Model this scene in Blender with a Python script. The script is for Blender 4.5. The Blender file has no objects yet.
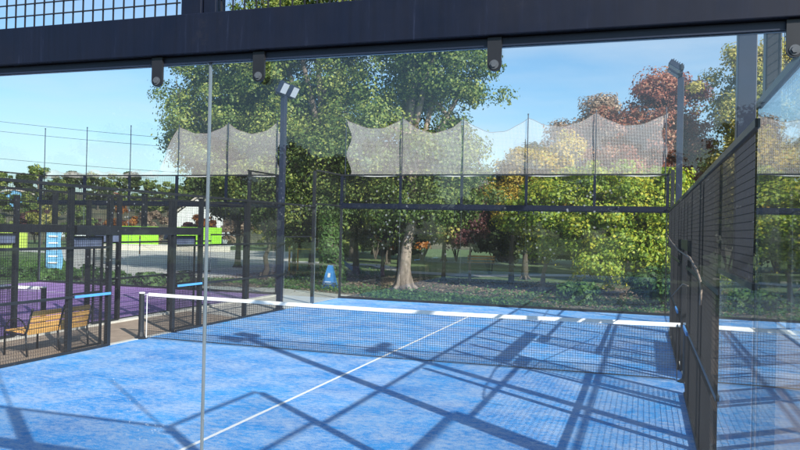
import bpy, math, random
import numpy as np
from mathutils import Matrix, Vector
S = bpy.context.scene
COL = S.collection
PI = math.pi
SUN_AZ = Vector((.771, -.637, 0)).normalized()
SUN_EL = math.radians(28.7)

# ------------------------------------------------------------------ materials
def newmat(name):
    m = bpy.data.materials.new(name); m.use_nodes = True
    nt = m.node_tree; nt.nodes.clear()
    out = nt.nodes.new('ShaderNodeOutputMaterial')
    return m, nt, out
def N(nt, t, **kw):
    n = nt.nodes.new(t)
    for k, v in kw.items():
        if k.startswith('i_'):
            key = k[2:]
            n.inputs[int(key) if key.isdigit() else key.replace('_', ' ')].default_value = v
        else: setattr(n, k, v)
    return n
def ramp(nt, stops, fac):
    r = nt.nodes.new('ShaderNodeValToRGB'); e = r.color_ramp.elements
    while len(e) < len(stops): e.new(0.5)
    for i, (p, c) in enumerate(stops):
        e[i].position = p; e[i].color = (*c, 1) if len(c) == 3 else c
    nt.links.new(fac, r.inputs[0]); return r
def mat(name, base, rough=.6, var=.25, scale=6, metal=0, bump=0, bscale=60, spec=.5, base2=None, stretch=(1, 1, 1)):
    m, nt, out = newmat(name); L = nt.links.new
    b = N(nt, 'ShaderNodeBsdfPrincipled'); L(b.outputs[0], out.inputs[0])
    tc = N(nt, 'ShaderNodeTexCoord'); mp = N(nt, 'ShaderNodeMapping'); mp.inputs['Scale'].default_value = stretch
    L(tc.outputs['Object'], mp.inputs[0])
    n = N(nt, 'ShaderNodeTexNoise', i_Scale=scale, i_Detail=6, i_Roughness=.65); L(mp.outputs[0], n.inputs['Vector'])
    lo = tuple(c*(1-var) for c in base); hi = base2 or tuple(min(1, c*(1+var)) for c in base)
    r = ramp(nt, [(.3, lo), (.7, hi)], n.outputs[0]); L(r.outputs[0], b.inputs['Base Color'])
    b.inputs['Roughness'].default_value = rough; b.inputs['Metallic'].default_value = metal
    b.inputs['Specular IOR Level'].default_value = spec
    if bump:
        n2 = N(nt, 'ShaderNodeTexNoise', i_Scale=bscale, i_Detail=4); L(mp.outputs[0], n2.inputs['Vector'])
        bp = N(nt, 'ShaderNodeBump', i_Strength=bump, i_Distance=.02); L(n2.outputs[0], bp.inputs['Height']); L(bp.outputs[0], b.inputs['Normal'])
    return m

def schlick(nt, f0=.04, power=5):
    L = nt.links.new
    g = N(nt, 'ShaderNodeNewGeometry'); d = N(nt, 'ShaderNodeVectorMath', operation='DOT_PRODUCT')
    L(g.outputs['Normal'], d.inputs[0]); L(g.outputs['Incoming'], d.inputs[1])
    a = N(nt, 'ShaderNodeMath', operation='ABSOLUTE'); L(d.outputs['Value'], a.inputs[0])
    s = N(nt, 'ShaderNodeMath', operation='SUBTRACT', i_0=1.0); L(a.outputs[0], s.inputs[1])
    p = N(nt, 'ShaderNodeMath', operation='POWER', i_1=float(power)); L(s.outputs[0], p.inputs[0])
    m = N(nt, 'ShaderNodeMath', operation='MULTIPLY_ADD', i_1=1-f0, i_2=f0); L(p.outputs[0], m.inputs[0])
    return m.outputs[0]
def glass_mat(name, film=.03, tint=(.965, .985, .985)):
    m, nt, out = newmat(name); L = nt.links.new
    tr = N(nt, 'ShaderNodeBsdfTransparent', i_Color=(*tint, 1)); gl = N(nt, 'ShaderNodeBsdfGlossy', i_Roughness=0.0, i_Color=(1, 1, 1, 1))
    mx = N(nt, 'ShaderNodeMixShader'); L(schlick(nt), mx.inputs[0]); L(tr.outputs[0], mx.inputs[1]); L(gl.outputs[0], mx.inputs[2])
    df = N(nt, 'ShaderNodeBsdfDiffuse', i_Color=(.75, .8, .86, 1))
    tc = N(nt, 'ShaderNodeTexCoord')
    n = N(nt, 'ShaderNodeTexNoise', i_Scale=1.1, i_Detail=5, i_Roughness=.6); L(tc.outputs['Object'], n.inputs['Vector'])
    mr = N(nt, 'ShaderNodeMapRange', i_1=.3, i_2=.75, i_3=film*.3, i_4=film*1.7); L(n.outputs[0], mr.inputs[0])
    n2 = N(nt, 'ShaderNodeTexNoise', i_Scale=55, i_Detail=2); L(tc.outputs['Object'], n2.inputs['Vector'])
    sp = N(nt, 'ShaderNodeMapRange', i_1=.72, i_2=.80, i_3=0.0, i_4=film*9); L(n2.outputs[0], sp.inputs[0])
    ad = N(nt, 'ShaderNodeMath', operation='ADD'); L(mr.outputs[0], ad.inputs[0]); L(sp.outputs[0], ad.inputs[1])
    vo = N(nt, 'ShaderNodeTexVoronoi', i_Scale=38.0); L(tc.outputs['Object'], vo.inputs['Vector'])
    dr = N(nt, 'ShaderNodeMapRange', i_1=.16, i_2=.10, i_3=0.0, i_4=.22 if film > .003 else .0); L(vo.outputs['Distance'], dr.inputs[0])
    n3 = N(nt, 'ShaderNodeTexNoise', i_Scale=2.3, i_Detail=3); L(tc.outputs['Object'], n3.inputs['Vector'])
    ms = N(nt, 'ShaderNodeMapRange', i_1=.58, i_2=.68, i_3=0.0, i_4=1.0); L(n3.outputs[0], ms.inputs[0])
    mu = N(nt, 'ShaderNodeMath', operation='MULTIPLY'); L(dr.outputs[0], mu.inputs[0]); L(ms.outputs[0], mu.inputs[1])
    a4 = N(nt, 'ShaderNodeMath', operation='ADD'); L(ad.outputs[0], a4.inputs[0]); L(mu.outputs[0], a4.inputs[1]); ad = a4
    m2 = N(nt, 'ShaderNodeMixShader'); L(ad.outputs[0], m2.inputs[0]); L(mx.outputs[0], m2.inputs[1]); L(df.outputs[0], m2.inputs[2])
    L(m2.outputs[0], out.inputs[0]); return m

def leaf_mat(name, cols, trans=.35, nscale=.5):
    """cols: dark -> bright leaf colours"""
    m, nt, out = newmat(name); L = nt.links.new
    g = N(nt, 'ShaderNodeNewGeometry'); tc = N(nt, 'ShaderNodeTexCoord')
    n = N(nt, 'ShaderNodeTexNoise', i_Scale=nscale, i_Detail=3); L(tc.outputs['Object'], n.inputs['Vector'])
    a = N(nt, 'ShaderNodeMath', operation='MULTIPLY', i_1=.55); L(g.outputs['Random Per Island'], a.inputs[0])
    b = N(nt, 'ShaderNodeMath', operation='MULTIPLY_ADD', i_1=1.1, i_2=-.3); L(n.outputs[0], b.inputs[0])
    c = N(nt, 'ShaderNodeMath', operation='ADD'); L(a.outputs[0], c.inputs[0]); L(b.outputs[0], c.inputs[1])
    k = len(cols)
    r = ramp(nt, [(.12+.72*i/(k-1), cols[i]) for i in range(k)], c.outputs[0])
    d = N(nt, 'ShaderNodeBsdfPrincipled', i_Roughness=.5); d.inputs['Specular IOR Level'].default_value = .35; L(r.outputs[0], d.inputs['Base Color'])
    t = N(nt, 'ShaderNodeBsdfTranslucent')
    hs = N(nt, 'ShaderNodeHueSaturation', i_Saturation=1.15, i_Value=1.3); L(r.outputs[0], hs.inputs['Color']); L(hs.outputs[0], t.inputs['Color'])
    mx = N(nt, 'ShaderNodeMixShader', i_0=trans); L(d.outputs[0], mx.inputs[1]); L(t.outputs[0], mx.inputs[2])
    L(mx.outputs[0], out.inputs[0]); return m

def netting_mat(name):
    m, nt, out = newmat(name); L = nt.links.new
    tc = N(nt, 'ShaderNodeTexCoord'); sx = N(nt, 'ShaderNodeSeparateXYZ'); L(tc.outputs['Object'], sx.inputs[0])
    # fine threads 25 mm apart, 5 mm thick (vertical) and 4 mm (horizontal)
    def line(o, pitch, frac):
        a = N(nt, 'ShaderNodeMath', operation='MULTIPLY', i_1=1/pitch); L(o, a.inputs[0])
        f = N(nt, 'ShaderNodeMath', operation='FRACT'); L(a.outputs[0], f.inputs[0])
        l = N(nt, 'ShaderNodeMath', operation='LESS_THAN', i_1=frac); L(f.outputs[0], l.inputs[0]); return l.outputs[0]
    mx = N(nt, 'ShaderNodeMath', operation='MAXIMUM'); L(line(sx.outputs[0], .03, .17), mx.inputs[0]); L(line(sx.outputs[2], .03, .13), mx.inputs[1])
    n = N(nt, 'ShaderNodeTexNoise', i_Scale=1.6, i_Detail=4); mp = N(nt, 'ShaderNodeMapping'); mp.inputs['Scale'].default_value = (3, 1, .5)
    L(tc.outputs['Object'], mp.inputs[0]); L(mp.outputs[0], n.inputs['Vector'])
    mr = N(nt, 'ShaderNodeMapRange', i_1=.3, i_2=.75, i_3=.9, i_4=1.0); L(n.outputs[0], mr.inputs[0])
    ml = N(nt, 'ShaderNodeMath', operation='MULTIPLY'); L(mx.outputs[0], ml.inputs[0]); L(mr.outputs[0], ml.inputs[1])
    tr = N(nt, 'ShaderNodeBsdfTransparent'); d = N(nt, 'ShaderNodeBsdfDiffuse', i_Color=(.72, .67, .65, 1))
    ms = N(nt, 'ShaderNodeMixShader'); L(ml.outputs[0], ms.inputs[0]); L(tr.outputs[0], ms.inputs[1]); L(d.outputs[0], ms.inputs[2])
    L(ms.outputs[0], out.inputs[0]); return m

def turf_mat(name, dark, mid, sand, amt=.5):
    m, nt, out = newmat(name); L = nt.links.new
    b = N(nt, 'ShaderNodeBsdfPrincipled', i_Roughness=.85); b.inputs['Specular IOR Level'].default_value = .2; L(b.outputs[0], out.inputs[0])
    tc = N(nt, 'ShaderNodeTexCoord')
    def noise(sc, st, det=5, ro=.6):
        mp = N(nt, 'ShaderNodeMapping'); mp.inputs['Scale'].default_value = st; mp.inputs['Rotation'].default_value = (0, 0, .32); L(tc.outputs['Object'], mp.inputs[0])
        n = N(nt, 'ShaderNodeTexNoise', i_Scale=sc, i_Detail=det, i_Roughness=ro); L(mp.outputs[0], n.inputs['Vector']); return n.outputs[0]
    big = noise(.6, (1, 1, 1), 4, .65); drift = noise(1.3, (1, 1.3, 1), 3, .6); streak = noise(9, (1, 1.5, 1), 8, .8); fine = noise(60, (1, 1, 1), 3, .7)
    r1 = ramp(nt, [(.3, dark), (.62, mid)], big)
    a = N(nt, 'ShaderNodeMath', operation='MULTIPLY_ADD', i_1=.35, i_2=0.0); L(fine, a.inputs[0])
    a2 = N(nt, 'ShaderNodeMath', operation='MULTIPLY_ADD', i_1=.35, i_2=-.14); L(drift, a2.inputs[0]); a3 = N(nt, 'ShaderNodeMath', operation='ADD'); L(a.outputs[0], a3.inputs[0]); L(a2.outputs[0], a3.inputs[1]); a = a3
    c = N(nt, 'ShaderNodeMath', operation='MULTIPLY_ADD', i_1=.72); L(streak, c.inputs[0]); L(a.outputs[0], c.inputs[2])
    r2 = ramp(nt, [(.49, (0, 0, 0)), (.66, (amt, amt, amt))], c.outputs[0])
    mx = N(nt, 'ShaderNodeMixRGB', i_Color2=(*sand, 1)); L(r2.outputs[0], mx.inputs[0]); L(r1.outputs[0], mx.inputs[1]); L(mx.outputs[0], b.inputs['Base Color'])
    bp = N(nt, 'ShaderNodeBump', i_Strength=.5, i_Distance=.01); L(fine, bp.inputs['Height']); L(bp.outputs[0], b.inputs['Normal'])
    return m

def steel_mat(name, base):
    m, nt, out = newmat(name); L = nt.links.new
    b = N(nt, 'ShaderNodeBsdfPrincipled', i_Roughness=.42); L(b.outputs[0], out.inputs[0])
    tc = N(nt, 'ShaderNodeTexCoord'); mp = N(nt, 'ShaderNodeMapping'); mp.inputs['Scale'].default_value = (45, 45, 2.5); L(tc.outputs['Object'], mp.inputs[0])
    n = N(nt, 'ShaderNodeTexNoise', i_Scale=1.0, i_Detail=6, i_Roughness=.7); L(mp.outputs[0], n.inputs['Vector'])
    n2 = N(nt, 'ShaderNodeTexNoise', i_Scale=3, i_Detail=8, i_Roughness=.7); L(tc.outputs['Object'], n2.inputs['Vector'])
    r = ramp(nt, [(.35, tuple(c*.75 for c in base)), (.62, base), (.78, tuple(c*2.2+.012 for c in base))], n.outputs[0])
    r2 = ramp(nt, [(.62, (0, 0, 0)), (.8, (.35, .35, .35))], n2.outputs[0])
    mx = N(nt, 'ShaderNodeMixRGB', i_Color2=(.05, .045, .045, 1)); L(r2.outputs[0], mx.inputs[0]); L(r.outputs[0], mx.inputs[1]); L(mx.outputs[0], b.inputs['Base Color'])
    b.inputs['Specular IOR Level'].default_value = .3
    rr = N(nt, 'ShaderNodeMapRange', i_1=.3, i_2=.7, i_3=.4, i_4=.65); L(n2.outputs[0], rr.inputs[0]); L(rr.outputs[0], b.inputs['Roughness'])
    return m

M = dict(
    steel=steel_mat('dark_blue_steel', (.004, .0075, .022)),
    post=mat('black_steel', (.014, .015, .019), .4, .3, 4),
    wire=mat('black_wire', (.012, .012, .015), .5, .2, 2),
    pole=mat('blue_grey_steel', (.013, .019, .040), .4, .25, 3),
    glass=glass_mat('near_glass', .004), fglass=glass_mat('glass_pane', .0015),
    edge=mat('glass_edge', (.13, .16, .19), .25, .15, 3),
    turf=turf_mat('blue_turf', (.010, .18, .54), (.025, .30, .72), (.44, .53, .68), .72),
    purple=turf_mat('purple_turf', (.17, .075, .28), (.24, .12, .37), (.45, .36, .50), .4),
    line=mat('white_line', (.74, .75, .77), .8, .08, 30),
    tape=mat('white_tape', (.78, .78, .76), .7, .05, 8),
    paving=mat('tan_paving', (.30, .215, .16), .85, .22, 2.5, bump=.3, base2=(.38, .29, .22)),
    darkened_ground=mat('darkened_ground', (.045, .045, .047), .9, .2, 3, bump=.3),  # ground tone kept dark to weaken its reflection in the near glass
    concrete=mat('pale_concrete', (.46, .43, .39), .9, .15, 1.2, bump=.2),
    plaza=mat('plaza_concrete', (.52, .48, .44), .9, .12, .3),
    kerb=mat('kerb_concrete', (.5, .48, .44), .85, .15, 4, bump=.2),
    grass=mat('lawn', (.06, .12, .03), .95, .35, .7, base2=(.12, .17, .045), bump=.5, bscale=8),
    soil=mat('soil_under_trees', (.10, .075, .05), .95, .4, 1.1, base2=(.20, .165, .11), bump=.5, bscale=12),
    hill=mat('hill', (.06, .075, .03), .95, .4, .12, base2=(.16, .13, .07)),
    bark=mat('bark', (.09, .072, .056), .9, .35, 5, bump=.8, bscale=18, stretch=(1, 1, .3)),
    palebark=mat('pale_bark', (.22, .17, .135), .9, .35, 7, base2=(.38, .30, .25), bump=1.0, bscale=14, stretch=(1, 1, .4)),
    wood=mat('yellow_wood', (.68, .33, .07), .55, .25, 3, base2=(.82, .46, .14), stretch=(6, 1, 6)),
    blue=mat('blue_pad', (.08, .32, .72), .6, .1, 3),
    bluesign=mat('blue_board', (.06, .26, .62), .5, .12, 2),
    skyflag=mat('light_blue_fabric', (.13, .34, .56), .7, .12, 2),
    white=mat('white_paint', (.78, .78, .76), .6, .06, 3),
    lens=mat('lamp_lens', (.42, .45, .5), .12, .05, 2, spec=.8),
    plate=mat('slate_plate', (.10, .12, .19), .4, .25, 6),
    lime=mat('lime_hoarding', (.28, .62, .02), .6, .12, 1.2),
    ygreen=mat('yellow_green_paint', (.32, .42, .05), .6, .25, .8),
    zinc=mat('zinc', (.07, .08, .095), .45, .2, 30),
    yellow=mat('yellow_paint', (.75, .55, .03), .6, .15, 2),
    orange=mat('orange_paint', (.8, .3, .02), .6, .12, 2),
    roof=mat('terracotta', (.35, .14, .08), .8, .2, 2),
    render=mat('pale_render', (.55, .5, .42), .8, .12, 1),
    window=mat('dark_window', (.03, .035, .04), .15, .2, 1),
    netting=netting_mat('white_netting'),
    rope=mat('rope', (.26, .2, .16), .8, .15, 10),
    car=mat('car_paint', (.6, .62, .64), .25, .05, 1),
)
LF = dict(
    green=leaf_mat('leaf_green', [(.03, .06, .018), (.07, .125, .028), (.14, .20, .045), (.32, .35, .08)]),
    dark=leaf_mat('leaf_dark', [(.012, .026, .008), (.028, .05, .013), (.05, .08, .02), (.10, .11, .03)]),
    lime=leaf_mat('leaf_yellowgreen', [(.07, .13, .02), (.18, .28, .035), (.34, .42, .05), (.60, .54, .06)], .4, .9),
    gold=leaf_mat('leaf_gold', [(.16, .15, .03), (.42, .30, .04), (.56, .40, .06), (.32, .36, .07)], .4),
    red=leaf_mat('leaf_red', [(.15, .05, .035), (.30, .10, .065), (.40, .17, .11), (.42, .27, .16)], .35),
    orange=leaf_mat('leaf_orange', [(.16, .05, .015), (.38, .13, .025), (.5, .24, .05)], .35),
    plum=leaf_mat('leaf_plum', [(.05, .015, .02), (.12, .04, .045), (.2, .09, .08)], .3),
    mix=leaf_mat('leaf_mixed', [(.09, .12, .03), (.24, .26, .06), (.46, .40, .09), (.55, .46, .17)], .35, .35),
    brown=leaf_mat('leaf_brown', [(.14, .10, .07), (.3, .21, .15), (.44, .33, .23)], .3),
    ivy=leaf_mat('leaf_ivy', [(.025, .06, .015), (.06, .13, .03), (.12, .21, .05)], .3, 1.2),
)

# ------------------------------------------------------------------ mesh helpers
class MB:
    def __init__(s): s.v = []; s.f = []; s.m = []
    def add(s, vs, fs, mi=0):
        o = len(s.v); s.v += [tuple(v) for v in vs]; s.f += [tuple(i+o for i in f) for f in fs]; s.m += [mi]*len(fs)
    def box(s, x0, x1, y0, y1, z0, z1, mi=0):
        vs = [(x, y, z) for z in (z0, z1) for y in (y0, y1) for x in (x0, x1)]
        s.add(vs, [(0, 2, 3, 1), (4, 5, 7, 6), (0, 1, 5, 4), (2, 6, 7, 3), (0, 4, 6, 2), (1, 3, 7, 5)], mi)
    def obox(s, c, dims, R, mi=0):
        a, b, d = [q/2 for q in dims]
        vs = [Vector(c) + R @ Vector((x, y, z)) for z in (-d, d) for y in (-b, b) for x in (-a, a)]
        s.add(vs, [(0, 2, 3, 1), (4, 5, 7, 6), (0, 1, 5, 4), (2, 6, 7, 3), (0, 4, 6, 2), (1, 3, 7, 5)], mi)
    def tube(s, pts, rad, n=8, mi=0, caps=True):
        pts = [Vector(p) for p in pts]
        if not hasattr(rad, '__len__'): rad = [rad]*len(pts)
        rings = []; ref = Vector((0, 0, 1))
        for i, p in enumerate(pts):
            d = (pts[min(i+1, len(pts)-1)] - pts[max(i-1, 0)]).normalized()
            u = d.cross(ref if abs(d.dot(ref)) < .95 else Vector((1, 0, 0))).normalized(); w = d.cross(u)
            if rings:
                pu = prevu; u = (pu - d*pu.dot(d)).normalized(); w = d.cross(u)
            prevu = u
            rings.append([p + (u*math.cos(2*PI*k/n) + w*math.sin(2*PI*k/n))*rad[i] for k in range(n)])
        o = len(s.v)
        for r in rings: s.v += [tuple(q) for q in r]
        for i in range(len(pts)-1):
            for k in range(n):
                a = o+i*n+k; b = o+i*n+(k+1) % n; s.f.append((a, b, b+n, a+n)); s.m.append(mi)
        if caps:
            s.f.append(tuple(o+k for k in range(n))[::-1]); s.f.append(tuple(o+(len(pts)-1)*n+k for k in range(n))); s.m += [mi, mi]
    def build(s, name, mats, parent=None, smooth=False, bevel=0):
        me = bpy.data.meshes.new(name); me.from_pydata(s.v, [], s.f)
        if not isinstance(mats, (list, tuple)): mats = [mats]
        for m in mats: me.materials.append(m)
        me.polygons.foreach_set('material_index', s.m)
        if smooth: me.polygons.foreach_set('use_smooth', [True]*len(s.f))
        me.validate(); me.update()
        o = bpy.data.objects.new(name, me); COL.objects.link(o)
        if parent: o.parent = parent; o.matrix_parent_inverse = Matrix.Translation(-parent.location) if False else Matrix.Identity(4)
        if bevel:
            b = o.modifiers.new('bevel', 'BEVEL'); b.width = bevel; b.segments = 2; b.limit_method = 'ANGLE'
        return o
def tag(o, label=None, cat=None, group=None, kind=None):
    if label: o['label'] = label
    if cat: o['category'] = cat
    if group: o['group'] = group
    if kind: o['kind'] = kind
    return o
def thing(name, label, cat, loc=(0, 0, 0), rz=0, group=None):
    o = bpy.data.objects.new(name, None); COL.objects.link(o); o.location = loc; o.rotation_euler = (0, 0, rz)
    return tag(o, label, cat, group)
def bx(name, dims, m, parent=None, bevel=0):
    b = MB(); b.box(*dims); return b.build(name, m, parent, bevel=bevel)
def copy_tree(o, loc=None, rz=None, label=None, scale=None):
    c = o.copy(); COL.objects.link(c)
    if loc is not None: c.location = loc
    if rz is not None: c.rotation_euler = (0, 0, rz)
    if scale is not None: c.scale = scale
    if label: c['label'] = label
    for ch in list(o.children):
        d = ch.copy(); COL.objects.link(d); d.parent = c
        for g in list(ch.children):
            e = g.copy(); COL.objects.link(e); e.parent = d
    return c
def struct(name, mb, m): return tag(mb.build(name, m), kind='structure')

def quads_mesh(name, centers, normals, sizes, m, parent=None, aspect=1.5, fold=True):
    """many separate leaf-shaped quads"""
    n = len(centers); rng = np.random.default_rng(n)
    nr = normals/np.linalg.norm(normals, axis=1, keepdims=True)
    t = rng.normal(size=(n, 3)); u = np.cross(nr, t); u /= np.linalg.norm(u, axis=1, keepdims=True); w = np.cross(nr, u)
    s = sizes[:, None]
    a = centers - u*s*aspect/2; c = centers + u*s*aspect/2
    off = nr*s*.12
    b = centers - w*s/2 + off - u*s*.08; d = centers + w*s/2 + off - u*s*.08
    co = np.stack([a, b, c, d], 1).reshape(-1, 3)
    me = bpy.data.meshes.new(name)
    me.vertices.add(4*n); me.vertices.foreach_set('co', co.astype(np.float32).ravel())
    me.loops.add(4*n); me.loops.foreach_set('vertex_index', np.arange(4*n, dtype=np.int32))
    me.polygons.add(n); me.polygons.foreach_set('loop_start', np.arange(0, 4*n, 4, dtype=np.int32))
    me.materials.append(m); me.update(calc_edges=True)
    o = bpy.data.objects.new(name, me); COL.objects.link(o)
    if parent: o.parent = parent
    return o

# ------------------------------------------------------------------ trees
def leaf_cloud(lobes, n, size, seed, clump=.42, per=130):
    """leaf centres / normals gathered in clumps that sit in the shell of several ellipsoids"""
    rng = np.random.default_rng(seed); L = np.array(lobes, float)
    vol = (L[:, 3]*L[:, 4]*L[:, 5])**.8; pr = vol/vol.sum(); k = max(6, n//per)
    idx = rng.choice(len(L), k, p=pr); d = rng.normal(size=(k, 3)); d /= np.linalg.norm(d, axis=1, keepdims=True)
    r = rng.uniform(.12, 1, k)**.40
    r *= 1+.16*np.sin(d[:, 0]*6+idx)*np.cos(d[:, 2]*7+seed)+rng.normal(0, .12, k)
    cc = L[idx, :3] + d*r[:, None]*L[idx, 3:]
    fq = 1.15/max(.5, clump)
    fld = np.sin(cc[:, 0]*fq*1.1+seed)+np.sin(cc[:, 1]*fq*.9+2*seed)*.6+np.sin(cc[:, 2]*fq*1.35+cc[:, 0]*.6+seed*3)
    kp = fld+rng.normal(0, .35, k) > np.quantile(fld, .17); cc, idx, d = cc[kp], idx[kp], d[kp]; k = len(cc)
    cs = rng.uniform(.35, 1.35, k)*clump
    wt = rng.uniform(.25, 1.6, k)*cs**2; wt /= wt.sum()
    li = rng.choice(k, n, p=wt)
    off = np.clip(rng.normal(size=(n, 3)), -1.75, 1.75)*np.array([.62, .62, .42])*cs[li][:, None]
    c = cc[li]+off; c[:, 2] -= .12*np.hypot(off[:, 0], off[:, 1])
    nr = rng.normal(size=(n, 3))*.62 + off*1.1/clump + d[li]*.55 + np.array([0, 0, .55])
    return c, nr, size*rng.uniform(.6, 1.35, n), cc

def tree(name, label, x, y, lobes, leafm, n=24000, size=.13, rt=.16, bark='bark', group=None, seed=1, clump=.45, twigs=90, trunk_pts=None, fork=None, cat='tree', limbs=7, parent_loc=True, z0=0.0):
    rnd = random.Random(seed)
    root = thing(name, label, cat, (x, y, z0), 0, group)
    lb = [(a-x, b-y, c-z0, d, e, f) for a, b, c, d, e, f in lobes]
    c, nr, sz, cc = leaf_cloud(lb, n, size, seed, clump)
    quads_mesh('crown', c, nr, sz, leafm, root)
    t = MB()
    zc = sum(l[2] for l in lb)/len(lb); top = max(l[2]+l[5]*.5 for l in lb)
    fork = fork or max(.5, min(l[2]-l[5] for l in lb)*.9+.4)
    cx = sum(l[0] for l in lb)/len(lb)*.55; cy = sum(l[1] for l in lb)/len(lb)*.55
    base = [Vector(p) for p in trunk_pts] if trunk_pts else [Vector((0, 0, -.15)), Vector((rnd.uniform(-.06, .06), 0, fork*.5)), Vector((cx*.15, cy*.15, fork))]
    tipp = Vector((cx, cy, top))
    path = base+[base[-1].lerp(tipp, .35)+Vector((rnd.uniform(-.2, .2), rnd.uniform(-.2, .2), 0)), base[-1].lerp(tipp, .7)+Vector((rnd.uniform(-.25, .25), 0, 0)), tipp]
    m = len(path); rr = [rt*1.45]+[rt*(1-.12*i) for i in range(1, len(base))]+[rt*.55, rt*.33, rt*.12]
    # flare + fine trunk
    t.tube(path, rr, 14)
    for k in range(5):
        a = k*1.257+seed; t.tube([(math.cos(a)*rt*2.3, math.sin(a)*rt*2.3, -.1), (math.cos(a)*rt*1.2, math.sin(a)*rt*1.2, .08), (math.cos(a)*rt*.6, math.sin(a)*rt*.6, rt*2.4)], [rt*.25, rt*.42, rt*.3], 7)
    ends = []
    for i in range(limbs):
        l = lb[i % len(lb)]; s = base[-1].lerp(tipp, rnd.uniform(-.05, .6)) if i else base[-1]
        e = Vector((l[0]+rnd.uniform(-.6, .6)*l[3], l[1]+rnd.uniform(-.6, .6)*l[4], l[2]+rnd.uniform(-.4, .6)*l[5]))
        md = s.lerp(e, .5)+Vector((rnd.uniform(-.2, .2), rnd.uniform(-.2, .2), .12*(e-s).length))
        q1 = s.lerp(md, .55)+Vector((0, 0, .05)); q2 = md.lerp(e, .5)+Vector((rnd.uniform(-.15, .15), 0, .1))
        t.tube([s, q1, md, q2, e], [rt*.5, rt*.42, rt*.32, rt*.2, rt*.07], 7)
        ends += [(q1, rt*.2), (md, rt*.2), (q2, rt*.15), (e, rt*.07)]
    k = min(twigs, len(cc))
    for j in range(k):
        p = Vector(cc[j]); q, r = min(ends, key=lambda z: (z[0]-p).length)
        md = q.lerp(p, .5)+Vector((rnd.uniform(-.12, .12), rnd.uniform(-.12, .12), rnd.uniform(0, .2)))
        t.tube([q, md, p], [max(.012, r*.5), max(.009, r*.35), .005], 4, caps=False)
    t.build('trunk', M[bark], root, smooth=True)
    return root

# ------------------------------------------------------------------ ground, courts, paths
def sheet(name, pts, z, m, sub=False):
    b = MB(); b.add([(x, y, z) for x, y in pts], [tuple(range(len(pts)))]); return struct(name, b, m)
b = MB()      # lawn sheet out to the horizon
b.add([(-1500, -400, -.06), (1500, -400, -.06), (1500, 2200, -.06), (-1500, 2200, -.06)], [(0, 1, 2, 3)]); struct('ground', b, M['grass'])
sheet('soil', [(-10.5, 20.15), (22, 20.15), (24, 25), (16, 31.2), (6, 30.6), (2, 31.5), (-3, 30.8), (-8, 32), (-12, 30.5), (-13.5, 27)], -.050, M['soil'])
b = MB()
ar = [(-17.2, 22.6), (-12.6, 26.0), (-10.6, 28.0), (-14, 34), (-27, 61), (-33, 60), (-44, 52), (-42, 47), (-26, 31)]
b.add([(x, y, -.046) for x, y in ar], [tuple(range(len(ar)))]); struct('plaza', b, M['plaza'])
b = MB()      # pale gravel path crossing the lawn behind the trees
pp = [(-44, 43), (-30, 40), (-20, 41.5), (-12, 41.5), (-8, 35.2), (-4, 34.6), (0, 38), (12, 42), (30, 44)]
for i in range(len(pp)-1):
    (x0, y0), (x1, y1) = pp[i], pp[i+1]
    b.add([(x0, y0, -.038+.001*i), (x1, y1, -.038+.001*i), (x1, y1+2.2, -.038+.001*i), (x0, y0+2.2, -.038+.001*i)], [(0, 1, 2, 3)])
struct('gravel_path', b, M['kerb'])
sheet('near_pavement', [(-60, -30), (30, -30), (30, -.12), (-60, -.12)], -.045, M['darkened_ground'])  # unseen ground, darkened and extended to cut the veil on the near glass
sheet('walkway', [(-7.3, -.1), (-5.12, -.1), (-5.12, 20.1), (-7.3, 20.1)], -.012, M['paving'])
sheet('far_walkway', [(-7.25, 14.6), (-5.12, 13.9), (-5.12, 21.3), (-8.6, 22.6), (-12.2, 21.6), (-9, 20.35), (-7.25, 20.2)], -.008, M['concrete'])
b = MB(); b.box(-7.32, -7.12, 0, 20, -.05, .03); b.box(-5.17, -5.06, 0, 20.1, -.05, .012); struct('kerb', b, M['kerb'])
b = MB(); b.box(5.06, 5.17, 0, 20.1, -.05, .012); b.box(7.65, 7.85, 0, 20, -.05, .03); struct('kerb', b, M['kerb'])
sheet('walkway', [(5.12, -.1), (7.7, -.1), (7.7, 20.1), (5.12, 20.1)], -.012, M['paving'])
def court(x0, m, name):
    sheet(name, [(x0-5.06, -.06), (x0+5.06, -.06), (x0+5.06, 20.06), (x0-5.06, 20.06)], 0, M[m])
    l = MB(); z = .004; w = .026
    def ln(a, b_, c, d): l.add([(a, c, z), (b_, c, z), (b_, d, z), (a, d, z)], [(0, 1, 2, 3)])
    ln(x0-w, x0+w, 3.05, 16.9); ln(x0-5.0, x0+5.0, 16.9, 16.95); ln(x0-5.0, x0+5.0, 3.0, 3.05)
    struct('court_lines', l, M['line'])
court(0, 'turf', 'blue_court')
court(-12.36, 'purple', 'purple_court')
court(12.9, 'turf', 'blue_court')

# ------------------------------------------------------------------ wire mesh panels
def mesh_x(b, x0, x1, z0, z1, y, w=.0042, p=.05):   # in a plane y = const
    for i in range(int((x1-x0)/p)+1): b.box(x0+i*p-w/2, x0+i*p+w/2, y-w/2, y+w/2, z0, z1)
    for i in range(int((z1-z0)/p)+1): b.box(x0, x1, y-w*1.45, y-w*.55, z0+i*p-w/2, z0+i*p+w/2)
def mesh_y(b, y0, y1, z0, z1, x, w=.0034, p=.05, s=1):
    for i in range(int((y1-y0)/p)+1): b.box(x-w/2, x+w/2, y0+i*p-w/2, y0+i*p+w/2, z0, z1)
    for i in range(int((z1-z0)/p)+1): b.box(x+s*w*.55, x+s*w*1.45, y0, y1, z0+i*p-w/2, z0+i*p+w/2)
def pane(name, dims, axis, m, parent):   # glass box, faces m, the four thin edges lighter
    b = MB(); b.box(*dims)
    idx = {'x': (4, 5), 'y': (2, 3)}[axis]
    b.m = [0 if i in idx else 1 for i in range(6)]
    return b.build(name, [m, M['edge']], parent)

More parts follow.
